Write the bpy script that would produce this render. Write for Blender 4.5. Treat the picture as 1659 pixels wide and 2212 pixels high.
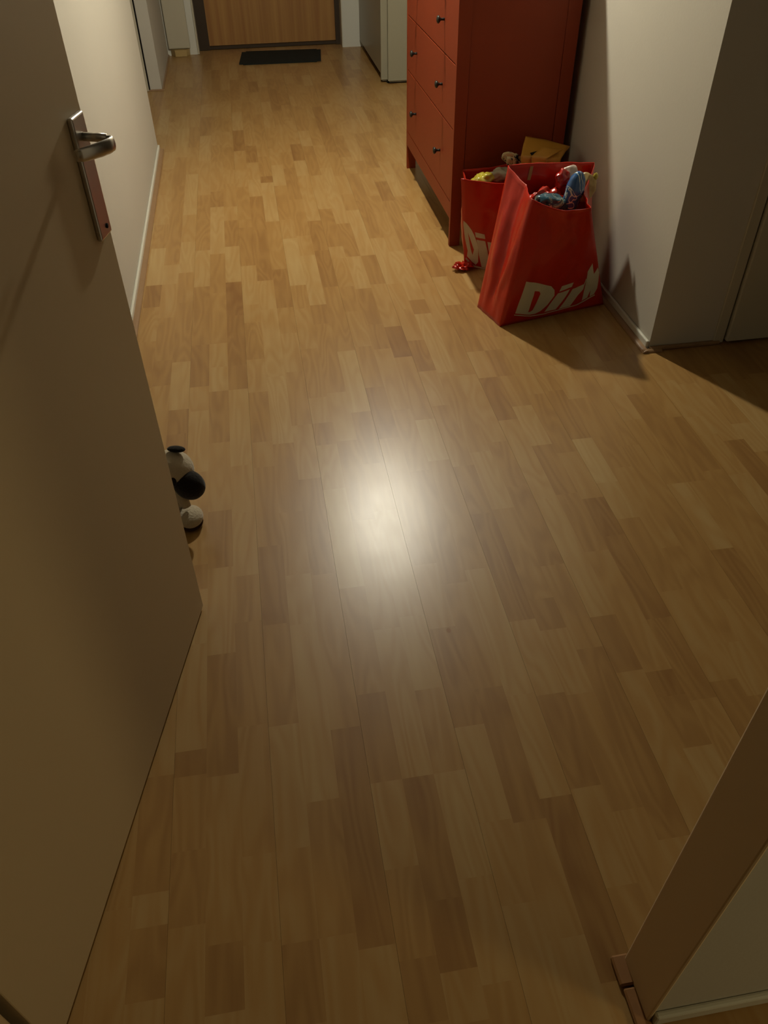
import bpy, bmesh, math, random
from mathutils import Vector, Matrix, noise
random.seed(7)
for o in list(bpy.data.objects): bpy.data.objects.remove(o)
SC = bpy.context.scene; COL = SC.collection

# ------------------------------------------------------------------ camera
cam_data = bpy.data.cameras.new('camera'); cam = bpy.data.objects.new('camera', cam_data); COL.objects.link(cam)
RM = Matrix([[0.987087, -0.159793, -0.011151], [0.114894, 0.657786, 0.74439], [-0.111614, -0.73606, 0.667652]]).transposed()
cam.matrix_world = Matrix.Translation((0, 0, 1.5)) @ RM.to_4x4()
cam_data.sensor_fit = 'HORIZONTAL'; cam_data.sensor_width = 36.0
cam_data.lens = 36.0 * 1700.0 / 1659.0
cam_data.clip_start = 0.02; cam_data.clip_end = 60
SC.camera = cam

# ------------------------------------------------------------------ world, exposure
w = bpy.data.worlds.new('world'); SC.world = w; w.use_nodes = True
w.node_tree.nodes['Background'].inputs[0].default_value = (0.02, 0.02, 0.025, 1)
w.node_tree.nodes['Background'].inputs[1].default_value = 0.0
SC.view_settings.view_transform = 'Standard'; SC.view_settings.look = 'None'
SC.view_settings.gamma = 1.0; SC.view_settings.use_curve_mapping = False
SC.view_settings.exposure = 0.0
HALL_LAMP = (0.60, 3.92, 2.13); HALL_POWER = 157.0     # bare bulb hanging in the hall
ROOM_FILL = (2.1, -0.8, 1.1); ROOM_POWER = 30.0       # unseen glow added behind the camera, standing in for room light
HALL_COL = (1.0, 0.95, 0.78); ROOM_COL = (1.0, 0.80, 0.42)

# ------------------------------------------------------------------ helpers
def link(name, data, parent=None):
    o = bpy.data.objects.new(name, data); COL.objects.link(o)
    if parent: o.parent = parent
    return o
def root(name, loc, label, cat, group=None):
    o = link(name, None); o.location = loc; o.empty_display_size = .05
    o['label'] = label; o['category'] = cat
    if group: o['group'] = group
    o['base'] = list(loc)
    return o
def origin(parent):
    p = parent
    while p is not None:
        if 'base' in p.keys(): return Vector(p['base'])
        p = p.parent
    return Vector((0, 0, 0))
def obj(name, bm, mat, parent=None, smooth=False):
    """bm holds world coordinates; meshes are stored relative to the thing's base"""
    me = bpy.data.meshes.new(name)
    off = origin(parent)
    if off.length: bmesh.ops.translate(bm, vec=-off, verts=bm.verts)
    bm.to_mesh(me); bm.free()
    if smooth:
        for p in me.polygons: p.use_smooth = True
    me.materials.append(mat)
    return link(name, me, parent)
def tag(o, label, cat, group=None):
    o['label'] = label; o['category'] = cat
    if group: o['group'] = group
    return o
def struct(o): o['kind'] = 'structure'; return o
def NB(): return bmesh.new()
def box(bm, x0, x1, y0, y1, z0, z1, bev=0, seg=1):
    r = bmesh.ops.create_cube(bm, size=1)
    for v in r['verts']:
        v.co = Vector((x0 + (v.co.x + .5) * (x1 - x0), y0 + (v.co.y + .5) * (y1 - y0), z0 + (v.co.z + .5) * (z1 - z0)))
    if bev:
        es = list({e for v in r['verts'] for e in v.link_edges})
        bmesh.ops.bevel(bm, geom=es, offset=bev, segments=seg, affect='EDGES', profile=.5)
    return bm
def xbox(*a, **k): return box(NB(), *a, **k)
def obox(bm, o, ax, ay, az, a0, a1, b0, b1, c0, c1, bev=0, seg=1):
    """box in a local frame: origin o, axes ax ay az"""
    t = xbox(a0, a1, b0, b1, c0, c1, bev=bev, seg=seg)
    for v in t.verts: v.co = o + ax * v.co.x + ay * v.co.y + az * v.co.z
    me = bpy.data.meshes.new('t'); t.to_mesh(me); t.free(); bm.from_mesh(me); bpy.data.meshes.remove(me)
    return bm
def tube(bm, pts, radii, n=12, cap=True, flat=1.0, up=Vector((0, 0, 1))):
    """swept tube; flat squeezes it sideways to 'up'"""
    rings = []
    P = [Vector(p) for p in pts]
    for i, p in enumerate(P):
        t = (P[min(i + 1, len(P) - 1)] - P[max(i - 1, 0)]).normalized()
        u = up - t * up.dot(t)
        if u.length < 1e-4: u = Vector((1, 0, 0)) - t * t.x
        u.normalize(); s = t.cross(u)
        r = radii[i] if hasattr(radii, '__len__') else radii
        rings.append([bm.verts.new(p + u * r * math.cos(2 * math.pi * k / n) + s * r * flat * math.sin(2 * math.pi * k / n)) for k in range(n)])
    for a, b in zip(rings, rings[1:]):
        for k in range(n): bm.faces.new((a[k], a[(k + 1) % n], b[(k + 1) % n], b[k]))
    if cap: bm.faces.new(rings[0][::-1]); bm.faces.new(rings[-1])
    return bm
def blob(bm, c, r, sub=4, amp=0.0, freq=10.0, seed=0.0, rot=None, sharp=False):
    t = bmesh.ops.create_icosphere(bm, subdivisions=sub, radius=1.0)
    R3 = rot or Matrix.Identity(3)
    for v in t['verts']:
        d = v.co.normalized(); p = Vector((d.x * r[0], d.y * r[1], d.z * r[2]))
        n = noise.noise(p * freq + Vector((seed, seed * 2, 0)))
        if sharp: n = 1 - 2 * abs(n) - .5
        n += .5 * noise.noise(p * freq * 2.3 + Vector((seed, 3, seed)))
        v.co = Vector(c) + R3 @ (p + d * n * amp)
    return bm

# ------------------------------------------------------------------ materials
ALB = .70                                   # scales non-metal colours down so bounced light fills shadows less
def mat(name, color, rough=.5, spec=.5, bump=0, bscale=40, var=0, vscale=3, metal=0, coat=0, sheen=0):
    if not metal: color = tuple(c * ALB for c in color)
    m = bpy.data.materials.new(name); m.use_nodes = True; nt = m.node_tree; N = nt.nodes; L = nt.links
    b = N['Principled BSDF']; b.inputs['Base Color'].default_value = (*color, 1); b.inputs['Roughness'].default_value = rough
    b.inputs['Specular IOR Level'].default_value = spec; b.inputs['Metallic'].default_value = metal
    b.inputs['Coat Weight'].default_value = coat; b.inputs['Sheen Weight'].default_value = sheen
    tc = N.new('ShaderNodeTexCoord')
    if var:
        n = N.new('ShaderNodeTexNoise'); n.inputs['Scale'].default_value = vscale; n.inputs['Detail'].default_value = 5
        L.new(tc.outputs['Object'], n.inputs['Vector'])
        mx = N.new('ShaderNodeMix'); mx.data_type = 'RGBA'
        mx.inputs[6].default_value = (*[c * (1 - var) for c in color], 1); mx.inputs[7].default_value = (*[min(1, c * (1 + var)) for c in color], 1)
        L.new(n.outputs['Fac'], mx.inputs[0]); L.new(mx.outputs[2], b.inputs['Base Color'])
    if bump:
        n = N.new('ShaderNodeTexNoise'); n.inputs['Scale'].default_value = bscale; n.inputs['Detail'].default_value = 4
        L.new(tc.outputs['Object'], n.inputs['Vector'])
        bp = N.new('ShaderNodeBump'); bp.inputs['Strength'].default_value = bump; bp.inputs['Distance'].default_value = .004
        L.new(n.outputs['Fac'], bp.inputs['Height']); L.new(bp.outputs['Normal'], b.inputs['Normal'])
    return m
def plank_mat():
    m = bpy.data.materials.new('beech_laminate'); m.use_nodes = True; nt = m.node_tree; N = nt.nodes; L = nt.links
    b = N['Principled BSDF']; b.inputs['Roughness'].default_value = FLOOR_ROUGH; b.inputs['Specular IOR Level'].default_value = .47
    tc = N.new('ShaderNodeTexCoord'); at = N.new('ShaderNodeAttribute'); at.attribute_name = 'tone'
    sep = N.new('ShaderNodeSeparateColor'); L.new(at.outputs['Color'], sep.inputs[0])
    # shift the pattern by the block's seed
    sc = N.new('ShaderNodeCombineXYZ')
    mu = N.new('ShaderNodeMath'); mu.operation = 'MULTIPLY'; mu.inputs[1].default_value = 37.0; L.new(sep.outputs[1], mu.inputs[0])
    L.new(mu.outputs[0], sc.inputs[0]); L.new(mu.outputs[0], sc.inputs[2])
    ad = N.new('ShaderNodeVectorMath'); ad.operation = 'ADD'; L.new(tc.outputs['Object'], ad.inputs[0]); L.new(sc.outputs[0], ad.inputs[1])
    def noise_(scale, detail=4, dist=0):
        mp = N.new('ShaderNodeMapping'); mp.inputs['Scale'].default_value = scale; L.new(ad.outputs[0], mp.inputs['Vector'])
        n = N.new('ShaderNodeTexNoise'); n.inputs['Scale'].default_value = 1; n.inputs['Detail'].default_value = detail
        n.inputs['Distortion'].default_value = dist; L.new(mp.outputs[0], n.inputs['Vector']); return n.outputs['Fac']
    fine = noise_((70, 2.5, 1), 2)
    broad = noise_((22, 1.5, 1), 4, .6)
    # cathedral figure: rings of a slowly varying field
    cath = noise_((14, 2.1, 1), 1, .3)
    sn = N.new('ShaderNodeMath'); sn.operation = 'MULTIPLY'; sn.inputs[1].default_value = 46; L.new(cath, sn.inputs[0])
    si = N.new('ShaderNodeMath'); si.operation = 'SINE'; L.new(sn.outputs[0], si.inputs[0])
    def madd(a, k, c):
        q = N.new('ShaderNodeMath'); q.operation = 'MULTIPLY_ADD'; L.new(a, q.inputs[0]); q.inputs[1].default_value = k
        if isinstance(c, float): q.inputs[2].default_value = c
        else: L.new(c, q.inputs[2])
        return q.outputs[0]
    t = madd(sep.outputs[0], TONE_K, (1 - TONE_K) * .5 - .5 * (.30 + .16) + .0)
    t = madd(broad, .30, t); t = madd(fine, .16, t); t = madd(si.outputs[0], .060, t)
    cr = N.new('ShaderNodeValToRGB'); e = cr.color_ramp.elements
    e[0].position = .0; e[0].color = (*FLOOR_DARK, 1); e[1].position = 1.0; e[1].color = (*FLOOR_LIGHT, 1)
    e2 = cr.color_ramp.elements.new(.5); e2.color = (*FLOOR_MID, 1)
    L.new(t, cr.inputs[0]); L.new(cr.outputs[0], b.inputs['Base Color'])
    n = N.new('ShaderNodeTexNoise'); n.inputs['Scale'].default_value = 9; n.inputs['Detail'].default_value = 2; L.new(tc.outputs['Object'], n.inputs['Vector'])
    q = madd(n.outputs['Fac'], .05, FLOOR_ROUGH - .025); L.new(q, b.inputs['Roughness'])
    return m
FLOOR_ROUGH = .32; TONE_K = .56
FLOOR_DARK = (.175, .072, .020); FLOOR_MID = (.335, .186, .058); FLOOR_LIGHT = (.43, .30, .128)
M = dict(
    plank=plank_mat(),
    underlay=mat('dark_underlay', (.10, .06, .03), .9),  # dark brown slab under the planks, visible through the seams
    wall=mat('cream_wall_paint', (.65, .60, .50), .8, .2, bump=.08, bscale=120, var=.03, vscale=2),
    gloss=mat('cream_gloss_paint', (.60, .54, .40), .5, .3, var=.03),
    ceil=mat('bounce_cut_paint', (.20, .18, .15), .9, .1),  # darkened so the unseen ceiling and side walls bounce less light
    brightwall=mat('brightened_wall_paint', (.78, .76, .66), .8, .2, var=.02),  # wall paint made whiter so the far wall looks more strongly lit
    framepaint=mat('door_frame_paint', (.92, .70, .42), .5, .3, var=.02),
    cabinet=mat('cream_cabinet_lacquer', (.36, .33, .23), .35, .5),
    darkedge=mat('dark_beech_edge', (.38, .18, .06), .5, .4, var=.2, vscale=20),
    skirt=mat('white_skirting_paint', (.80, .78, .66), .3, .5, var=.05, vscale=8),
    edge=mat('beech_edge_strip', (.36, .21, .10), .4, .5, var=.15, vscale=12),
    door=mat('door_paint', (.70, .545, .33), .5, .3, bump=.05, bscale=60, var=.03, vscale=1.5),
    oak=mat('oak_veneer', (.42, .19, .05), .5, .4, var=.15, vscale=6),
    darkframe=mat('dark_brown_frame', (.045, .024, .008), .5, .4),
    chest=mat('red_stained_pine', (.33, .046, .008), .5, .35, bump=.03, bscale=90, var=.07, vscale=5),
    knob=mat('dark_metal_knob', (.03, .03, .025), .4, .5, metal=.6),
    bag=mat('red_bag_plastic', (.60, .020, .004), .3, .4, bump=.30, bscale=24, var=.08, vscale=8, coat=.1),
    white=mat('white_bag_print', (.74, .70, .52), .35, .5, bump=.15, bscale=22),
    metal=mat('brushed_aluminium', (.55, .52, .47), .32, .5, metal=1),
    rubber=mat('dark_doormat_rubber', (.018, .02, .016), .85, .2, bump=.6, bscale=300),
    black=mat('black_gap', (.01, .008, .006), .9, .1),
    yellow=mat('yellow_card', (.60, .30, .035), .5, .4, bump=.2, bscale=25, var=.08, vscale=9),
    foil=mat('yellow_foil', (.55, .45, .05), .18, .7, bump=.4, bscale=30),
    paper=mat('grey_white_wrapper', (.45, .42, .30), .35, .5, bump=.4, bscale=30, var=.2, vscale=20),
    tan=mat('tan_wrapper', (.50, .34, .12), .4, .5, bump=.2, bscale=30, var=.15, vscale=18),
    redfoil=mat('red_foil', (.55, .02, .015), .15, .7, bump=.5, bscale=30),
    blush=mat('pink_white_wrapper', (.75, .60, .50), .2, .6, bump=.4, bscale=30),
    fur=mat('white_plush', (.62, .52, .36), .95, .1, bump=.8, bscale=160, sheen=.4, var=.06, vscale=20),
    blackfur=mat('black_plush', (.012, .008, .005), .9, .15, bump=.5, bscale=160, sheen=.2),
    brown=mat('foot_shadow_brown', (.06, .025, .01), .9, .1),
)
def swirl_mat(name, base, c2, c3, scale=16):
    m = mat(name, base, .18, .6, bump=.35, bscale=26); nt = m.node_tree; N = nt.nodes; L = nt.links; b = N['Principled BSDF']
    tc = N.new('ShaderNodeTexCoord'); n = N.new('ShaderNodeTexNoise'); n.inputs['Scale'].default_value = scale; n.inputs['Detail'].default_value = 1.5; n.inputs['Distortion'].default_value = 1.2
    L.new(tc.outputs['Object'], n.inputs['Vector'])
    cr = N.new('ShaderNodeValToRGB'); cr.color_ramp.interpolation = 'CONSTANT'; e = cr.color_ramp.elements
    e[0].position = 0; e[0].color = (*base, 1); e[1].position = .50; e[1].color = (*c2, 1)
    for p, c in ((.525, base), (.60, c3), (.68, base)): q = cr.color_ramp.elements.new(p); q.color = (*c, 1)
    L.new(n.outputs['Fac'], cr.inputs[0]); L.new(cr.outputs[0], b.inputs['Base Color']); return m
M['blue'] = swirl_mat('blue_printed_film', (.03, .10, .26), (.55, .62, .52), (.02, .13, .17))
M['teal'] = swirl_mat('teal_printed_film', (.03, .085, .12), (.5, .52, .38), (.28, .30, .20), 26)
M['cream_print'] = swirl_mat('cream_black_wrapper', (.45, .38, .2), (.02, .015, .01), (.02, .015, .01), 34)

# ------------------------------------------------------------------ floor: laminate planks
COLS = {-12: [(3.04, 3.24, -0.8), (3.25, 3.62, 0.8)], -11: [(2.44, 2.61, -0.4), (3.24, 3.43, 0.6), (3.43, 4.42, -0.2)], -10: [(0.5, 0.62, -0.4), (0.68, 0.92, -0.3), (2.14, 2.28, -0.5), (2.28, 2.59, 0.5), (4.0, 4.59, 0.6)], -9: [(0.61, 0.75, -0.3), (0.76, 0.91, 0.1), (0.91, 0.97, -0.7), (0.97, 1.26, 0.4), (1.44, 1.53, -0.4), (2.41, 2.7, -0.6), (3.19, 3.56, 0.4), (3.6, 3.93, -0.2), (4.8, 5.27, 0.5)], -8: [(0.46, 0.57, -0.4), (0.9, 1.22, -0.4), (1.51, 1.74, -0.4), (2.37, 2.53, 0.4), (2.54, 2.7, 0.2), (3.12, 3.51, -0.2), (3.51, 4.08, 0.6)], -7: [(0.43, 0.56, 0.2), (0.56, 0.72, 0.15), (0.73, 1.01, -0.1), (1.01, 1.31, -0.3), (1.47, 1.72, 0.3), (2.37, 2.53, -0.5), (2.91, 3.21, -1.0), (3.22, 3.58, 0.5), (3.6, 3.89, -0.4), (3.9, 4.07, 0.3)], -6: [(0.42, 0.55, -0.5), (0.72, 1.0, 0.3), (1.01, 1.29, -0.2), (1.92, 2.05, 0.2), (2.05, 2.34, -0.2), (2.99, 3.36, 0.5), (3.36, 3.79, -0.4), (3.89, 4.34, 0.0), (4.34, 4.47, 0.2)], -5: [(0.55, 0.81, -0.2), (0.81, 1.28, 0.4), (1.45, 1.7, -0.1), (2.94, 3.2, 0.3), (3.21, 3.75, -0.5), (3.8, 4.19, -0.4), (4.19, 4.44, 0.5)], -4: [(0.4, 0.52, 0.3), (0.57, 0.97, -0.6), (2.94, 3.3, -0.6), (3.84, 4.38, 0.6), (4.39, 4.48, -0.9)], -3: [(0.39, 0.49, -0.4), (0.51, 0.65, -0.2), (0.65, 0.83, 0.2), (2.12, 2.27, 0.3), (2.92, 3.13, -0.1), (3.14, 3.62, 0.9), (3.85, 4.32, -0.1)], -2: [(0.38, 0.46, 0.3), (0.46, 0.58, -0.6), (0.63, 0.83, -0.5), (2.01, 2.29, 0.3), (2.78, 2.94, -0.3), (2.94, 3.42, 0.6)], -1: [(0.43, 0.61, 0.25), (0.61, 0.83, 0.5), (0.83, 1.04, -0.1), (3.09, 3.46, -0.6), (3.5, 3.81, -0.4), (3.83, 4.26, 0.4), (4.45, 4.7, 0.5)], 0: [(0.55, 0.71, 0.15), (2.0, 2.3, -0.6), (3.49, 3.95, -0.4), (3.95, 4.44, 0.5), (4.47, 4.95, -0.4)], 1: [(0.7, 1.02, -0.5), (2.74, 3.05, -0.4), (3.09, 3.37, 0.5), (3.39, 3.75, -0.4), (3.76, 4.27, 0.5)], 2: [(0.4, 0.74, -0.8), (0.74, 0.99, 0.3), (2.48, 2.71, -0.9), (3.08, 3.37, -0.5), (3.37, 3.91, 0.6)], 3: [(0.75, 0.98, -0.4), (2.84, 3.07, 0.2), (3.09, 3.55, 0.5), (3.57, 4.03, -0.4)], 4: [(1.16, 1.26, -0.4), (1.61, 1.88, 0.3), (2.79, 2.91, -0.4), (2.92, 3.39, 0.5)], 5: [(3.4, 3.61, -0.4), (3.62, 4.0, -0.3)], 6: [(1.01, 1.18, -0.6), (1.19, 1.63, 0.4), (2.29, 2.47, 0.4), (2.84, 3.1, 0.4), (3.12, 3.37, -0.6), (3.37, 3.83, 0.7), (4.05, 4.38, 0.4)], 7: [(0.8, 0.93, -0.3), (0.93, 1.0, -0.6), (1.64, 1.88, -0.4), (2.29, 2.47, -0.4)], 8: [(1.15, 1.45, -0.7), (1.46, 1.61, -0.7)], 9: [(1.67, 1.89, 0.9)], 10: [(0.9, 1.05, 0.2), (1.73, 1.89, -0.1)], 11: [(1.18, 1.83, -0.1)], 12: [(1.03, 1.35, -0.6)], 15: [(1.84, 1.94, 0.4)], 17: [(1.73, 1.88, 0.6)]}
floor = struct(obj('floor', xbox(-3.2, 3.2, -3.2, 8.2, -.06, -.010), M['underlay']))
X0, PW = .289, .0668
def cover_rows(k):
    """fill the column between the blocks read off the photo"""
    x = X0 + PW * (k + .5); lo, hi = (-.4, 7.75) if -.78 < x < 1.5 else (-.4, 2.45)
    known = sorted(COLS.get(k, [])); rows = []; y = lo; rnd = random.Random(k * 31 + 5)
    def fill(a, b, prev):
        while b - a > 1e-6:
            L = rnd.choice((.22, .28, .33, .40, .47)) if a < 4.6 else rnd.choice((.3, .4, .55))
            if b - a < L * 1.45: L = b - a
            t = rnd.gauss(0, .33); 
            if abs(t - prev) < .2: t = prev + (.3 if prev < 0 else -.3)
            rows.append((a, a + L, max(-.7, min(.65, t)))); prev = t; a += L
    for (a, b, t) in known:
        if a - y > .06: fill(y, a, 9)
        elif a > y: a = y
        rows.append((a, b, t)); y = b
    fill(y, hi, 9)
    return x, rows
def plank_bm(bm, x0, x1, y0, y1, tone, seed, lgap, rgap, lay):
    g = .0002
    fs = len(bm.faces)
    box(bm, x0 + (g if lgap else 0), x1 - (g if rgap else 0), y0, y1, -.010, 0)
    bm.faces.ensure_lookup_table()
    for f in bm.faces[fs:]:
        for l in f.loops: l[lay] = (tone, seed, 0, 1)
blocks = []
for k in range(-22, 44):
    x, rows = cover_rows(k)
    for (a, b, t) in rows:
        # size in the picture from the plank's distance and slant
        d = math.hypot(x, (a + b) / 2); vis = 0 < (a + b) / 2 + .2 and b > .25 and -.6 < x < 1.9 and not (x > .55 and b < .35)
        q = RM.transposed() @ (Vector((x, (a + b) / 2, 0)) - Vector((0, 0, 1.5)))
        inside = q.z < 0 and abs(q.x / -q.z) < .55 and abs(q.y / -q.z) < .72
        area = (b - a) / (-q.z) ** 2 * 1.5 / math.sqrt(d * d + 2.25) if (vis and inside) else 0
        # hidden behind the open door
        if (b < 1.376 and x < -.2551 - .2405 * (1.376 - b) - .06): area = 0
        blocks.append((area, k, a, b, t))
blocks.sort(key=lambda q: -q[0])
singles = [q for q in blocks[:300] if q[0] > 0]; rest = blocks[len(singles):]
def add_block(bm, lay, q):
    _, k, a, b, t = q; rnd = random.Random(int(k * 1000 + a * 100))
    plank_bm(bm, X0 + PW * k, X0 + PW * (k + 1), a, b, .5 + .5 * t, rnd.random(), k % 3 == 0, k % 3 == 2, lay)
for q in singles:
    bm = NB(); lay = bm.loops.layers.float_color.new('tone'); add_block(bm, lay, q)
    obj('plank', bm, M['plank'], floor)
bm = NB(); lay = bm.loops.layers.float_color.new('tone')
for q in rest: add_block(bm, lay, q)
far_planks = obj('planks', bm, M['plank'], floor); far_planks['kind'] = 'stuff'

bm = NB(); n_ = 14
vs = [bm.verts.new((.337 + .0055 * math.cos(2 * math.pi * k / n_), 1.199 + .0075 * math.sin(2 * math.pi * k / n_), .0003)) for k in range(n_)]; bm.faces.new(vs)
obj('knot', bm, M['darkedge'], floor)
# ------------------------------------------------------------------ walls
H = 2.6
def wall(name, *a, m='wall', bev=0): return struct(obj(name, xbox(*a, bev=bev), M[m]))
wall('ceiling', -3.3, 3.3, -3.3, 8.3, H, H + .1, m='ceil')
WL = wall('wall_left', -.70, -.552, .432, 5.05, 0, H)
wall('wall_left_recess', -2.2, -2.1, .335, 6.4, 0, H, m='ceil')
WLF = wall('wall_left_far', -2.2, -.592, 6.40, 7.67, 0, H)
# right side: the long wall of the hall, and its return facing the camera
WR = wall('wall_right', 1.352, 1.60, 2.372, 7.7, 0, H)
WB = wall('wall_right_return', 2.56, 3.3, 2.372, 2.6, 0, H)
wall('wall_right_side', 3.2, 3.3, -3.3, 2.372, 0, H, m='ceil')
# far wall with the opening of the front door
FY = 7.47
WF = wall('wall_front_left', -.592, -.352, FY, 7.75, 0, H, m='brightwall')
wall('wall_front_right', .845, 1.352, FY, 7.75, 0, H, m='brightwall')
wall('wall_front_above', -.352, .845, FY, 7.75, 2.2, H)
# the wall with the doorway the camera looks through
wall('wall_near_left', -3.3, -.500, .335, .432, 0, H)
wall('wall_near_right', .482, 3.3, .338, .425, 0, H)
wall('wall_near_above', -.505, .482, .335, .445, 2.16, H)
wall('wall_room_back', -3.3, 3.3, -3.3, -3.2, 0, H)
wall('wall_room_left', -3.3, -3.2, -3.2, .335, 0, H)

# skirting boards: white top board and a beech-coloured strip on the floor
def skirting(name, horiz, c, a, b, side, hgt=.042, mb='skirt'):
    """horiz: runs along x at y=c; else runs along y at x=c. side = direction into the room"""
    bm = NB(); d = .012 * side
    lo, hi = min(c, c + d), max(c, c + d)
    if horiz: box(bm, a, b, lo, hi, 0.001, hgt, bev=.004, seg=2)
    else: box(bm, lo, hi, a, b, 0.001, hgt, bev=.004, seg=2)
    return struct(obj(name, bm, M[mb]))
def quarter(name, horiz, c, a, b, side, w_=.017, h=.013):
    bm = NB(); n = 5; prof = [(0, 0)] + [(w_ * math.sin(t * math.pi / 2 / n + 0), h * math.cos(t * math.pi / 2 / n)) for t in range(n + 1)]
    rings = []
    for e in (a, b):
        rings.append([bm.verts.new((e, c + side * p, z + .0008) if horiz else (c + side * p, e, z + .0008)) for p, z in prof])
    m = len(prof)
    for i in range(m): bm.faces.new((rings[0][i], rings[0][(i + 1) % m], rings[1][(i + 1) % m], rings[1][i]))
    bm.faces.new(rings[0]); bm.faces.new(rings[1][::-1]); bmesh.ops.recalc_face_normals(bm, faces=bm.faces)
    return struct(obj(name, bm, M['edge']))
skirting('baseboard_left', False, -.552, .50, 5.05, 1, .030)
quarter('trim_1', False, -.540, .50, 5.045, 1, .022, .010)
skirting('baseboard_right', False, 1.352, 2.372, 7.4, -1, .034)
quarter('trim_2', False, 1.340, 2.345, 3.30, -1, .020, .010)
quarter('trim_3', True, 2.360, 1.322, 1.395, -1, .016, .010)
tr = xbox(1.352, 1.625, 2.356, 2.372, 0.001, .014, bev=.003); struct(obj('trim_4', tr, M['edge']))
quarter('trim_5', True, 6.40, -.72, -.578, -1, .012, .008)
quarter('trim_6', False, -.592, 6.40, FY, 1, .010, .008)

# far-left pipe boxing that stops just above the floor
pb = root('pipe_boxing', (-.49, 7.42, 0), 'white pipe boxing on the wall left of the front door, tan wedge at its foot', 'boxing')
obj('panel', xbox(-.580, -.405, 7.440, FY, .050, 2.3, bev=.010, seg=3), M['gloss'], pb)
bm = NB(); vs = [bm.verts.new(p) for p in ((-.530, 7.405, .002), (-.440, 7.405, .002), (-.415, 7.465, .002), (-.565, 7.465, .002), (-.532, 7.41, .048), (-.438, 7.41, .048), (-.413, 7.465, .048), (-.567, 7.465, .048))]
for f in ((3, 2, 1, 0), (4, 5, 6, 7), (0, 1, 5, 4), (1, 2, 6, 5), (2, 3, 7, 6), (3, 0, 4, 7)): bm.faces.new([vs[i] for i in f])
obj('wedge', bm, M['tan'], pb)

# closet door frame seen on the face of the far left wall
t7 = struct(obj('trim_7', xbox(-.705, -.684, 6.385, 6.400, 0.002, 2.2, bev=.002), M['gloss']))
obj('gap', xbox(-.684, -.674, 6.396, 6.4005, 0.002, 2.2), M['black'], t7)
obj('gap', xbox(-.715, -.705, 6.392, 6.4005, 0.002, 2.2), M['black'], t7)

# front door: dark frame, oak leaf, threshold
fd = struct(link('door_1', None)); fd.location = (.25, 7.70, 0); fd['base'] = [.25, 7.70, 0]
bm = NB(); box(bm, -.340, -.255, 7.585, 7.66, 0.002, 2.2); box(bm, .800, .838, 7.585, 7.66, .002, 2.2); box(bm, -.255, .800, 7.585, 7.66, 2.12, 2.2)
obj('door_frame', bm, M['darkframe'], fd)
obj('casing', box(box(NB(), -.352, -.340, 7.462, 7.665, .002, 2.2), .838, .845, 7.462, 7.665, .002, 2.2), M['gloss'], fd)
def veneer():
    m = M['oak']; nt = m.node_tree; N = nt.nodes; L = nt.links
    tc = N.new('ShaderNodeTexCoord'); mp = N.new('ShaderNodeMapping'); mp.inputs['Scale'].default_value = (26, 1, .8); L.new(tc.outputs['Object'], mp.inputs[0])
    n = N.new('ShaderNodeTexNoise'); n.inputs['Scale'].default_value = 1; n.inputs['Detail'].default_value = 5; L.new(mp.outputs[0], n.inputs['Vector'])
    cr = N.new('ShaderNodeValToRGB'); e = cr.color_ramp.elements; e[0].position = .3; e[0].color = (.24, .105, .026, 1); e[1].position = .7; e[1].color = (.34, .175, .047, 1)
    L.new(n.outputs['Fac'], cr.inputs[0]); L.new(cr.outputs[0], N['Principled BSDF'].inputs['Base Color'])
veneer()
obj('door_leaf', xbox(-.255, .800, 7.615, 7.655, .028, 2.12), M['oak'], fd)
obj('threshold', xbox(-.340, .838, 7.60, 7.66, .0008, .026, bev=.004), M['darkframe'], fd)

# right-hand cupboard door in the return wall
rd = struct(link('door_2', None)); rd.location = (2.1, 2.37, 0); rd['base'] = [2.1, 2.37, 0]
bm = NB(); box(bm, 1.600, 1.6405, 2.364, 2.44, .003, 2.18, bev=.003); box(bm, 2.52, 2.56, 2.364, 2.44, .003, 2.18, bev=.003); box(bm, 1.6405, 2.52, 2.364, 2.44, 2.12, 2.18)
obj('door_frame', bm, M['gloss'], rd)
obj('gap', xbox(1.6405, 1.6455, 2.372, 2.43, .02, 2.12), M['black'], rd)
obj('door_leaf', xbox(1.6455, 2.515, 2.352, 2.392, .012, 2.115, bev=.004, seg=2), M['gloss'], rd)
obj('door_handle', tube(NB(), [(2.42, 2.352, 1.05), (2.42, 2.31, 1.05), (2.40, 2.30, 1.05), (2.32, 2.30, 1.05)], .009), M['metal'], rd, True)
struct(obj('wall_right_return_fill', xbox(1.60, 2.56, 2.45, 2.6, 0, H), M['wall']))
struct(obj('wall_right_return_above', xbox(1.60, 2.56, 2.372, 2.45, 2.18, H), M['wall']))

# ------------------------------------------------------------------ the doorway: steel frame, jambs
jr = struct(obj('trim_8', box(NB(), .475, .482, .333, .430, .003, 2.16, bev=.003, seg=2), M['framepaint']))
jl = struct(obj('trim_9', box(NB(), -.500, -.487, .333, .435, .003, 2.16, bev=.003, seg=2), M['framepaint']))
skirting('baseboard_near', True, .338, .484, 3.2, -1, .035, 'skirt')
bm = NB(); box(bm, .455, .482, .30, .385, .0008, .009, bev=.003); struct(obj('trim_10', bm, M['darkedge']))
bm = NB(); box(bm, .452, .484, .388, .436, .0008, .011, bev=.003); struct(obj('trim_11', bm, M['darkedge']))

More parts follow.
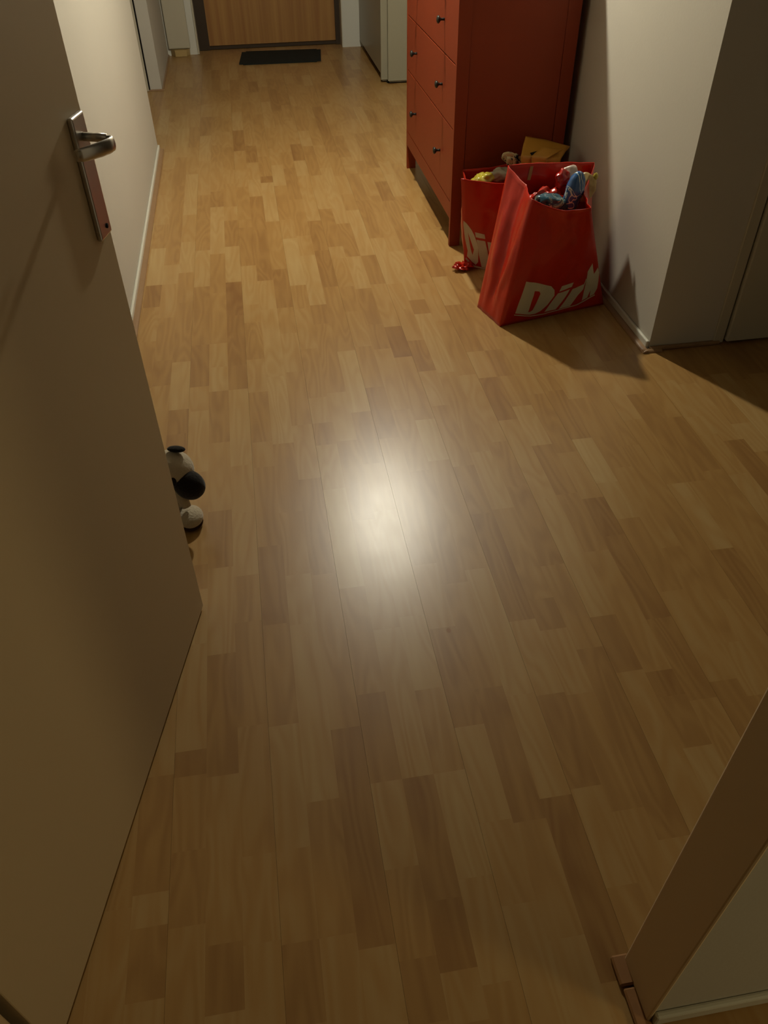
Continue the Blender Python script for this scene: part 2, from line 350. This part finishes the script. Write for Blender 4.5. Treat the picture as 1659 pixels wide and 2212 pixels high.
# the open door on the left
DA = Vector((-.2551, 1.3762, 0)); DD = Vector((-.23381, -.97228, 0)); DN = Vector((.97228, -.23381, 0)); DZ = Vector((0, 0, 1))
dr = struct(link('door_3', None)); dr.location = DA + DD * .955; dr['base'] = list(DA + DD * .955)
bm = NB(); obox(bm, DA, DD, DN, DZ, 0, .955, -.038, 0, .008, 2.12, bev=.0012)
obj('door_leaf', bm, M['door'], dr)
bm = NB(); obox(bm, DA, DD, DN, DZ, .012, .060, 0, .009, .972, 1.160, bev=.0035, seg=3)
pl = obj('handle_plate', bm, M['metal'], dr)
P = lambda s, o, z: DA + DD * s + DN * o + DZ * z
bm = NB(); tube(bm, [P(.034, .008, 1.128), P(.034, .046, 1.126)], .0065, 16)
hd = obj('lever_neck', bm, M['metal'], pl, True)
pts = [(.031, .036), (.032, .046), (.037, .054), (.046, .058), (.058, .056), (.072, .050), (.086, .041), (.100, .030), (.106, .022)]
bm = NB(); tube(bm, [P(s, o, 1.122) for s, o in pts], [.006, .008, .0095, .0105, .011, .011, .0105, .010, .008], 16, flat=.40)
obj('lever', bm, M['metal'], pl, True)
bm = NB(); tube(bm, [P(.030, .008, .988), P(.030, .0105, .988)], .004, 16); obj('keyhole', bm, M['black'], pl, True)
for hz in (.03, 1.85):
    bm = NB(); c = P(.956, -.044, hz); tube(bm, [c, c + DZ * .09], .007, 12); obj('hinge', bm, M['metal'], dr, True)

# ------------------------------------------------------------------ doormat
bm = NB()
t = xbox(-.5, .5, -.5, .5, 0, 1)
q4 = {(-1, -1): (-.030, 7.02), (1, -1): (.612, 7.00), (1, 1): (.650, 7.40), (-1, 1): (.005, 7.44)}
bmesh.ops.bevel(t, geom=[e for e in t.edges if abs(e.verts[0].co.z - e.verts[1].co.z) > .5], offset=.05, segments=4, affect='EDGES')
for v in t.verts:
    u, w_ = v.co.x + .5, v.co.y + .5
    a = Vector(q4[(-1, -1)]) * (1 - u) * (1 - w_) + Vector(q4[(1, -1)]) * u * (1 - w_) + Vector(q4[(1, 1)]) * u * w_ + Vector(q4[(-1, 1)]) * (1 - u) * w_
    v.co = Vector((a.x, a.y, .001 + v.co.z * .011))
tag(obj('doormat', t, M['rubber']), 'small black rubber doormat on the floor before the brown front door', 'doormat')

# ------------------------------------------------------------------ white cabinet at the end, right
cb = root('white_cabinet', (1.16, 6.8, 0), 'tall white rounded-corner cabinet behind the red chest, near the front door', 'cabinet')
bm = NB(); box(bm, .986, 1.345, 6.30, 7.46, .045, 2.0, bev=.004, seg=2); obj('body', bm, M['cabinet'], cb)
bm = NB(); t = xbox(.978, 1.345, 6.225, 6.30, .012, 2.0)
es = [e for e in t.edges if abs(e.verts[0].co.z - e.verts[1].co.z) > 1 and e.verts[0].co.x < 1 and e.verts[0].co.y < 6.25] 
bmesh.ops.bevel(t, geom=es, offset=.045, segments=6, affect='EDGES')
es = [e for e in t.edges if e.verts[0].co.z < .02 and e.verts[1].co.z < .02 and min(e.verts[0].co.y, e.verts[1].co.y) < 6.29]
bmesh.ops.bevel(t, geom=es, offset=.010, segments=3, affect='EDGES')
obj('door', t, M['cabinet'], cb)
obj('kick_plate', xbox(1.012, 1.34, 6.32, 7.44, .001, .045), M['black'], cb)
obj('foot', tube(NB(), [(1.03, 6.27, .001), (1.03, 6.27, .014)], .012), M['black'], cb)
obj('foot', tube(NB(), [(1.30, 6.27, .001), (1.30, 6.27, .014)], .012), M['black'], cb)

# ------------------------------------------------------------------ red chest of drawers
CX0, CX1, CY0, CY1, CT = .830, 1.318, 3.395, 4.475, 1.19
ch = root('chest_of_drawers', ((CX0 + CX1) / 2, (CY0 + CY1) / 2, 0), 'tall red-stained wooden chest of drawers with dark knobs against right wall', 'chest')
def leg(x0, x1, y0, y1):
    t = xbox(x0, x1, y0, y1, .001, CT - .025)
    for v in t.verts:                       # legs taper a little towards the floor
        if v.co.z < .1:
            cx = (x0 + x1) / 2
            v.co.x = cx + (v.co.x - cx) * .86
    return t
for yy in ((CY0, CY0 + .022), (CY1 - .022, CY1)):
    for xx in ((CX0, CX0 + .055), (CX1 - .055, CX1)): obj('leg', leg(*xx, *yy), M['chest'], ch)
for yy in ((CY0 + .003, CY0 + .020), (CY1 - .020, CY1 - .003)): obj('side_panel', xbox(CX0 + .055, CX1 - .055, *yy, .125, CT - .025), M['chest'], ch)
obj('back_panel', xbox(CX1 - .012, CX1 - .004, CY0 + .022, CY1 - .022, .125, CT - .025), M['chest'], ch)
obj('bottom_rail', xbox(CX0 + .003, CX0 + .024, CY0 + .022, CY1 - .022, .122, .192, bev=.001), M['chest'], ch)
obj('inner_floor', xbox(CX0 + .024, CX1 - .012, CY0 + .022, CY1 - .022, .16, .175), M['chest'], ch)
obj('chest_top', xbox(CX0 - .012, CX1 + .010, CY0 - .014, CY1 + .014, CT - .025, CT, bev=.003, seg=2), M['chest'], ch)
def knob(y, z, d):
    bm = NB(); x = CX0 + .003
    prof = [(0, .006), (.008, .005), (.016, .005), (.020, .010), (.025, .015), (.030, .014), (.033, .008), (.034, .001)]
    tube(bm, [(x - p, y, z) for p, r in prof], [r for p, r in prof], 14)
    return obj('knob', bm, M['knob'], d, True)
def drawer(y0, y1, z0, z1, ks):
    t = xbox(CX0 + .003, CX0 + .021, y0 + .0018, y1 - .0018, z0 + .0018, z1 - .0018, bev=.0015)
    d = obj('drawer', t, M['chest'], ch)
    for y in ks: knob(y, (z0 + z1) / 2, d)
    return d
a, b = CY0 + .022, CY1 - .022
zs = [.194, .492, .732, .970]
for z0, z1 in zip(zs, zs[1:]): drawer(a, b, z0, z1, (3.645, 4.215))
m_ = (a + b) / 2
drawer(a, m_, .970, 1.16, ((a + m_) / 2,)); drawer(m_, b, .970, 1.16, ((b + m_) / 2,))
obj('carcass', xbox(CX0 + .026, CX0 + .030, a, b, .20, 1.16), M['black'], ch)

# ------------------------------------------------------------------ shopping bags
G1 = {'Do': [(0.146, 0.381), (0.304, 0.353), (0.428, 0.32), (0.472, 0.276), (0.477, 0.217), (0.42, 0.132), (0.36, 0.079), (0.311, 0.062), (0.261, 0.062), (0.116, 0.097)], 'Di': [(0.265, 0.285), (0.312, 0.279), (0.326, 0.256), (0.278, 0.105), (0.26, 0.093), (0.239, 0.09)], 'dot': [(0.548, 0.306), (0.684, 0.322), (0.663, 0.277), (0.52, 0.255)], 'i': [(0.511, 0.24), (0.646, 0.256), (0.513, 0.065), (0.402, 0.06)], 'r': [(0.676, 0.254), (0.807, 0.281), (0.827, 0.339), (0.835, 0.327), (0.799, 0.224), (0.735, 0.174), (0.658, 0.068), (0.545, 0.064)], 'k': [(0.852, 0.409), (0.928, 0.482), (0.933, 0.364), (1.018, 0.454), (0.981, 0.299), (0.953, 0.205), (0.912, 0.145), (0.865, 0.127), (0.88, 0.196), (0.84, 0.12), (0.778, 0.1), (0.818, 0.235)], 'ul': [(0.108, 0.088), (0.275, 0.05), (0.394, 0.045), (0.726, 0.07), (0.918, 0.14), (0.923, 0.129), (0.734, 0.06), (0.395, 0.037), (0.277, 0.041), (0.111, 0.08)]}
G2 = {'Do': [(0.008, 0.555), (0.039, 0.529), (0.089, 0.46), (0.115, 0.406), (0.141, 0.317), (0.153, 0.26), (0.144, 0.084), (0.117, 0.045), (0.083, 0.078), (0.031, 0.144), (0.04, 0.21), (0.018, 0.347), (0.005, 0.505)], 'Di': [(0.05, 0.426), (0.081, 0.318), (0.106, 0.227), (0.088, 0.161), (0.072, 0.236)], 'dot': [(0.124, 0.437), (0.223, 0.422), (0.228, 0.369), (0.131, 0.381)], 'i': [(0.137, 0.354), (0.227, 0.343), (0.245, 0.24), (0.266, 0.013), (0.177, 0.027), (0.154, 0.173), (0.153, 0.26)], 'r': [(0.249, 0.337), (0.306, 0.33), (0.42, 0.345), (0.442, 0.257), (0.462, 0.028), (0.281, 0.015), (0.267, 0.161)], 'ul': [(0.02, 0.131), (0.102, 0.037), (0.256, 0.009), (0.256, -0.009), (0.095, 0.016), (0.013, 0.107)]}
def bilerp(p00, p10, p11, p01, u, v): return p00 * (1 - u) * (1 - v) + p10 * u * (1 - v) + p11 * u * v + p01 * (1 - u) * v
class Bag:
    def __init__(s, bot, top, seed, bulge=.018, gus=.03, wr=.006, dip=(0, 0, 0, 0), skew=0):
        s.b = [Vector(p) for p in bot]; s.t = [Vector(p) for p in top]; s.seed = seed; s.bulge = bulge; s.gus = gus; s.wr = wr; s.dip = dip; s.skew = skew
        s.c = sum(s.b + s.t, Vector()) / 8
    def raw(s, k, u, v):
        j = (k + 1) % 4; v = max(v, 0)
        p = bilerp(s.b[k], s.b[j], s.t[j], s.t[k], u, v)
        n = (s.b[j] - s.b[k]).cross(DZ).normalized()
        if k % 2 == 0: p += n * s.bulge * math.sin(math.pi * u) * math.sin(math.pi * min(1, v * 1.1)) ** .8
        else:
            f = max(0, 1 - abs(u - .5) * 2.2)
            p -= n * s.gus * f * v ** 1.3
            p += n * .010 * math.sin(2 * math.pi * u) ** 2 * math.sin(math.pi * v)
        p.z -= s.dip[k] * math.sin(math.pi * u) * v ** 2
        # wrinkles; quiet at the very bottom
        q = Vector((u * 3 + k * 7.3 + s.seed, v * 1.7, s.seed))
        w_ = noise.noise(q * 1.6) * .9 + (.5 - abs(noise.noise(q * 3.1))) * .6 + noise.noise(q * 7) * .22
        e = min(1, 6 * u, 6 * (1 - u)) * (.25 + .75 * min(1, 4 * v))
        p += n * s.wr * w_ * e
        return p, n
    def S(s, k, u, v, off=0):
        p, n = s.raw(k, u, v); p = p + n * off
        p.z = max(p.z, .0012); return p
    def shell(s, nu=22, nv=34):
        bm = NB(); R = []
        for j in range(nv + 1):
            ring = []
            for k in range(4):
                for i in range(nu): ring.append(bm.verts.new(s.S(k, i / nu, j / nv)))
            R.append(ring)
        n = len(R[0])
        for a, b in zip(R, R[1:]):
            for i in range(n): bm.faces.new((a[i], a[(i + 1) % n], b[(i + 1) % n], b[i]))
        bm.faces.new(R[0][::-1])
        return bm
    def lip(s, w_=.010, nu=22):
        """the folded hem round the mouth"""
        bm = NB(); rows = []
        for (v, off) in ((.972, .0012), (1.0, .0018), (1.004, 0), (1.0, -.0018), (.972, -.0014)):
            rows.append([bm.verts.new(s.S(k, i / nu, v, off)) for k in range(4) for i in range(nu)])
        n = len(rows[0])
        for a, b in zip(rows, rows[1:]):
            for i in range(n): bm.faces.new((a[i], a[(i + 1) % n], b[(i + 1) % n], b[i]))
        return bm
    def print_(s, polys, k=0, off=.0016, step=.035):
        """flat outlines (u,v) cut to small pieces and laid on side k"""
        bm = NB()
        for outer, inner in polys:
            t = NB()
            def loop(pts):
                vs = [t.verts.new((p[0], p[1], 0)) for p in pts]
                return [t.edges.new((vs[i], vs[(i + 1) % len(vs)])) for i in range(len(vs))]
            es = loop(outer)
            if inner: es += loop(inner)
            bmesh.ops.triangle_fill(t, edges=es, use_beauty=True)
            for ax in (0, 1):
                lo = min(v.co[ax] for v in t.verts); hi = max(v.co[ax] for v in t.verts); q = math.ceil(lo / step) * step
                while q < hi:
                    no = [0, 0, 0]; no[ax] = 1; co = [0, 0, 0]; co[ax] = q
                    bmesh.ops.bisect_plane(t, geom=t.verts[:] + t.edges[:] + t.faces[:], plane_co=co, plane_no=no); q += step
            for f in t.faces:
                ps = []
                for v in f.verts:
                    u, w_ = v.co.x, v.co.y; kk = k
                    if u > 1: kk, u = (k + 1) % 4, (u - 1) * 1.6
                    elif u < 0: kk, u = (k - 1) % 4, 1 + u * 1.6
                    ps.append(s.S(kk, u, w_, off))
                bm.faces.new([bm.verts.new(p) for p in ps])
            t.free()
        bmesh.ops.remove_doubles(bm, verts=bm.verts, dist=1e-5)
        bmesh.ops.recalc_face_normals(bm, faces=bm.faces)
        return bm
def finish(o, th=.0012):
    s = o.modifiers.new('thickness', 'SOLIDIFY'); s.thickness = th; s.offset = 0
def letters(G):
    L = [(G['Do'], G['Di']), (G['dot'], None), (G['i'], None), (G['r'], None)]
    if 'k' in G: L.append((G['k'], None))
    return L
def build_bag(B, base, label, G, extra=True):
    r = root('shopping_bag', base, label, 'shopping bag')
    o = obj('bag_body', B.shell(), M['bag'], r, True); finish(o)
    obj('hem', B.lip(), M['bag'], r, True)
    for pl_ in letters(G): obj('printed_letter', B.print_([pl_]), M['white'], r, True)
    obj('printed_underline', B.print_([(G['ul'], None)]), M['white'], r, True)
    return r
# front bag
B1 = Bag([(.862, 2.633, .001), (1.318, 2.735, .001), (1.300, 2.915, .001), (.817, 2.806, .001)],
         [(0.939, 2.65, 0.476), (1.119, 2.555, 0.467), (1.238, 2.860, .512), (.916, 2.880, .516)], 3.1, dip=(.022, .03, -.004, .015), wr=.009)
b1 = build_bag(B1, (1.08, 2.77, 0), 'large glossy red carrier bag in front, white lettering, blue packets on top', G1)
# its back wall carries a small pale label inside
bm = NB()
for i in range(1):
    ps = [B1.S(2, u, v, -.003) for u, v in ((.740, .985), (.705, .985), (.707, .89), (.742, .89))]
    bm.faces.new([bm.verts.new(p) for p in ps])
o = obj('inner_tab', bm, M['tan'], b1); finish(o, .0006)
# bag behind it
B2 = Bag([(.850, 3.165, .001), (1.250, 3.020, .001), (CT - .025, 3.220, .001), (.905, 3.330, .001)],
         [(.800, 3.110, .400), (1.180, 3.045, .425), (1.240, 3.300, .430), (.868, 3.345, .352)], 8.6, dip=(.030, 0, .02, .035), wr=.011, bulge=.012)
b2 = build_bag(B2, (1.06, 3.18, 0), 'crumpled red carrier bag behind, between the chest side and front bag', G2)
bm = NB(); blob(bm, (.838, 3.145, .020), (.040, .024, .013), 4, .016, 60, 2.0, sharp=True); obj('crumpled_corner', bm, M['bag'], b2)

# ---- what sticks out of the front bag
def thing_blob(name, label, cat, parts_, group=None):
    c = parts_[0][1]
    r = root(name, c, label, cat, group)
    for (pn, cc, rr, mt, kw) in parts_: obj(pn, blob(NB(), cc, rr, **kw), M[mt], r, True)
    return r
RX = lambda a, ax='X': Matrix.Rotation(math.radians(a), 3, ax)
thing_blob('snack_packet', 'glossy blue crinkled packet standing upright in the front red bag', 'packet',
    [('wrapper', (1.124, 2.735, .455), (.035, .028, .078), 'blue', dict(amp=.0045, freq=20, seed=4.5, rot=RX(10, 'Y')))])
thing_blob('blue_wrapper', 'flattened blue and green printed wrapper lying in the front red bag', 'wrapper',
    [('film', (1.045, 2.735, .425), (.064, .034, .028), 'teal', dict(amp=.010, freq=30, seed=4.5, sharp=True, rot=RX(12, 'Y')))])
r = root('red_white_wrapper', (1.12, 2.82, .46), 'shiny red and white wrapper peeking out behind the blue packet', 'wrapper')
obj('red_half', blob(NB(), (1.100, 2.805, .482), (.026, .018, .034), amp=.009, freq=34, seed=2.2, sharp=True), M['redfoil'], r, True)
obj('white_half', blob(NB(), (1.130, 2.815, .494), (.032, .016, .030), amp=.006, freq=30, seed=7.2, sharp=True), M['blush'], r, True)
r = root('tan_packet', (1.19, 2.80, .42), 'tan paper packet with yellow corner beside the blue packet', 'packet')
obj('wrapper', blob(NB(), (1.190, 2.802, .446), (.040, .022, .054), amp=.008, freq=24, seed=9.1, sharp=True, rot=RX(14, 'Y')), M['tan'], r, True)
obj('corner', blob(NB(), (1.226, 2.802, .484), (.009, .008, .014), sub=2, amp=.003, freq=60, seed=1.1), M['foil'], r)
tag(obj('red_plastic', blob(NB(), (1.045, 2.810, .400), (.070, .030, .050), sub=5, amp=.020, freq=22, seed=5.3, sharp=True), M['bag'], None, True), 'crumpled red plastic film inside the front bag left of the packets', 'plastic film')
tag(obj('bag_filling', blob(NB(), (1.06, 2.76, .20), (.14, .05, .17), sub=4, amp=.02, freq=12, seed=2.0), M['paper'], None, True), 'crumpled grey wrappers filling the front red bag below the packets', 'wrapper')

# ---- what sticks out of the back bag
tag(obj('foil_packet', blob(NB(), (.905, 3.175, .368), (.052, .034, .022), amp=.008, freq=30, seed=6.1, sharp=True, rot=RX(-14, 'Y')), M['foil'], None, True), 'shiny yellow foil packet at the left mouth of the back bag', 'packet')
tag(obj('grey_wrapper', blob(NB(), (.985, 3.185, .380), (.050, .030, .022), amp=.010, freq=34, seed=3.7, sharp=True, rot=RX(-8, 'Y')), M['paper'], None, True), 'crumpled grey-white wrapper between yellow foil and patterned wrapper', 'wrapper')
tag(obj('patterned_wrapper', blob(NB(), (1.032, 3.195, .428), (.048, .014, .026), amp=.010, freq=34, seed=8.7, sharp=True, rot=RX(25, 'Y')), M['cream_print'], None, True), 'cream and black patterned wrapper left of the yellow envelope', 'wrapper')
# folded yellow envelope
env = root('yellow_envelope', (1.15, 3.22, .38), 'folded yellow card envelope sticking out of the back red bag', 'envelope')
def sheet(rows, mt, name, parent, th=.0015):
    """rows of 3D points, subdivided"""
    bm = NB(); n = 6; g = []
    m = len(rows) - 1; c = len(rows[0]) - 1
    for i in range(m * n + 1):
        a = min(i // n, m - 1); fa = i / n - a; line = []
        for j in range(c * n + 1):
            b = min(j // n, c - 1); fb = j / n - b
            p = bilerp(Vector(rows[a][b]), Vector(rows[a][b + 1]), Vector(rows[a + 1][b + 1]), Vector(rows[a + 1][b]), fb, fa)
            p += Vector((0, -1, .2)) * noise.noise(p * 30) * .004
            line.append(bm.verts.new(p))
        g.append(line)
    for i in range(len(g) - 1):
        for j in range(len(g[0]) - 1): bm.faces.new((g[i][j], g[i][j + 1], g[i + 1][j + 1], g[i + 1][j]))
    o = obj(name, bm, mt, parent, True); finish(o, th); return o
sheet([[(1.112, 3.30, .484), (1.196, 3.30, .467), (1.298, 3.27, .443)],
       [(1.078, 3.22, .472), (1.165, 3.21, .458), (1.262, 3.22, .440)],
       [(1.043, 3.13, .463), (1.110, 3.13, .452), (1.217, 3.15, .434)],
       [(1.050, 3.12, .395), (1.115, 3.13, .385), (1.210, 3.15, .365)]], M['yellow'], 'back_sheet', env)
sheet([[(1.150, 3.19, .474), (1.240, 3.20, .456)], [(1.085, 3.125, .462), (1.150, 3.12, .452)], [(1.090, 3.115, .41), (1.150, 3.112, .40)]], M['yellow'], 'folded_flap', env)
bm = NB(); vs = [bm.verts.new(p) for p in ((1.088, 3.155, .4655), (1.135, 3.175, .4665), (1.110, 3.150, .4610), (1.090, 3.140, .4615))]; bm.faces.new(vs)
o = obj('printed_mark', bm, M['black'], env); finish(o, .0008)
tag(obj('bag_filling', blob(NB(), (1.05, 3.17, .18), (.10, .045, .14), sub=4, amp=.02, freq=12, seed=6.0), M['paper'], None, True), 'crumpled grey wrappers filling the back red bag below the envelope', 'wrapper')

# ------------------------------------------------------------------ plush toy behind the open door
tp = root('plush_toy', (-.335, 1.73, 0), 'small black and white plush toy on the floor behind the open door edge', 'toy')
bm = NB(); blob(bm, (-.350, 1.745, .075), (.055, .050, .072), 3, .002, 20); obj('body', bm, M['fur'], tp, True)
bm = NB(); blob(bm, (-.312, 1.730, .178), (.058, .050, .052), 3, .001, 20, rot=RX(25, 'Y')); hd_ = obj('head', bm, M['fur'], tp, True)
bm = NB(); blob(bm, (-.274, 1.700, .138), (.041, .034, .046), 4, .001, 20, rot=RX(-25, 'Y')); obj('ear', bm, M['blackfur'], hd_, True)
bm = NB(); blob(bm, (-.312, 1.688, .168), (.012, .012, .020), 3, 0, 20, rot=RX(10, 'Y')); obj('eye_patch', bm, M['blackfur'], hd_, True)
bm = NB(); blob(bm, (-.292, 1.735, .236), (.024, .012, .008), 3, 0, 20, rot=RX(10, 'Y')); obj('head_tuft', bm, M['blackfur'], hd_, True)
for (x, y) in ((-.290, 1.695), (-.385, 1.690)):
    bm = NB(); blob(bm, (x, y, .030), (.036, .040, .026), 3, .001, 20); f = obj('foot', bm, M['fur'], tp, True)
    bm = NB(); blob(bm, (x, y - .002, .0105), (.033, .037, .0095), 3, 0, 20); obj('foot_shadow', bm, M['brown'], f, True)  # dark ellipsoid standing in for the shadow beneath the foot
bm = NB(); tube(bm, [(-.315, 1.72, .125), (-.300, 1.70, .095), (-.292, 1.69, .07)], [.014, .016, .012], 12); obj('arm', bm, M['fur'], tp, True)

# ------------------------------------------------------------------ lamps
def bulb_lamp(name, loc, power, color, rad, label):
    r = root(name, loc, label, 'lamp')
    x, y, z = loc
    g = mat(name + '_glow', (0, 0, 0), .5); b = g.node_tree.nodes['Principled BSDF']
    b.inputs['Emission Color'].default_value = (*color, 1)
    b.inputs['Emission Strength'].default_value = power / (4 * math.pi * math.pi * rad * rad)
    bm = NB(); bmesh.ops.create_icosphere(bm, subdivisions=4, radius=rad, matrix=Matrix.Translation(loc)); obj('bulb', bm, g, r, True)
    return r
hl = bulb_lamp('pendant_lamp', HALL_LAMP, HALL_POWER, HALL_COL, .045, 'glowing bulb hanging from hall ceiling under an added dome that blocks upward light')
obj('socket', tube(NB(), [(HALL_LAMP[0], HALL_LAMP[1], HALL_LAMP[2] + .058), (HALL_LAMP[0], HALL_LAMP[1], HALL_LAMP[2] + .12)], .018), M['skirt'], hl, True)
bm = NB(); n_ = 32; prof = [(.022, .150), (.06, .135), (.11, .10), (.145, .055), (.155, .035)]
rings = [[bm.verts.new((HALL_LAMP[0] + p * math.cos(2 * math.pi * k / n_), HALL_LAMP[1] + p * math.sin(2 * math.pi * k / n_), HALL_LAMP[2] + z)) for k in range(n_)] for p, z in prof]
for a_, b_ in zip(rings, rings[1:]):
    for k in range(n_): bm.faces.new((a_[k], a_[(k + 1) % n_], b_[(k + 1) % n_], b_[k]))
finish(obj('light_block_dome', bm, M['knob'], hl, True), .002)  # unseen dome added to keep the bulb's light off the ceiling
obj('cord', tube(NB(), [(HALL_LAMP[0], HALL_LAMP[1], HALL_LAMP[2] + .12), (HALL_LAMP[0], HALL_LAMP[1], H - .002)], .003, 8), M['skirt'], hl)
rl = bulb_lamp('room_fill_light', ROOM_FILL, ROOM_POWER, ROOM_COL, .22, 'large round glow added unseen behind the camera, standing in for room light')  # added globe on a pole to light the doorway, wide for soft shadows
obj('pole', tube(NB(), [(ROOM_FILL[0], ROOM_FILL[1], .02), (ROOM_FILL[0], ROOM_FILL[1], ROOM_FILL[2] - .215)], .012), M['metal'], rl, True)
obj('base', tube(NB(), [(ROOM_FILL[0], ROOM_FILL[1], .001), (ROOM_FILL[0], ROOM_FILL[1], .022)], .13, 32), M['metal'], rl)
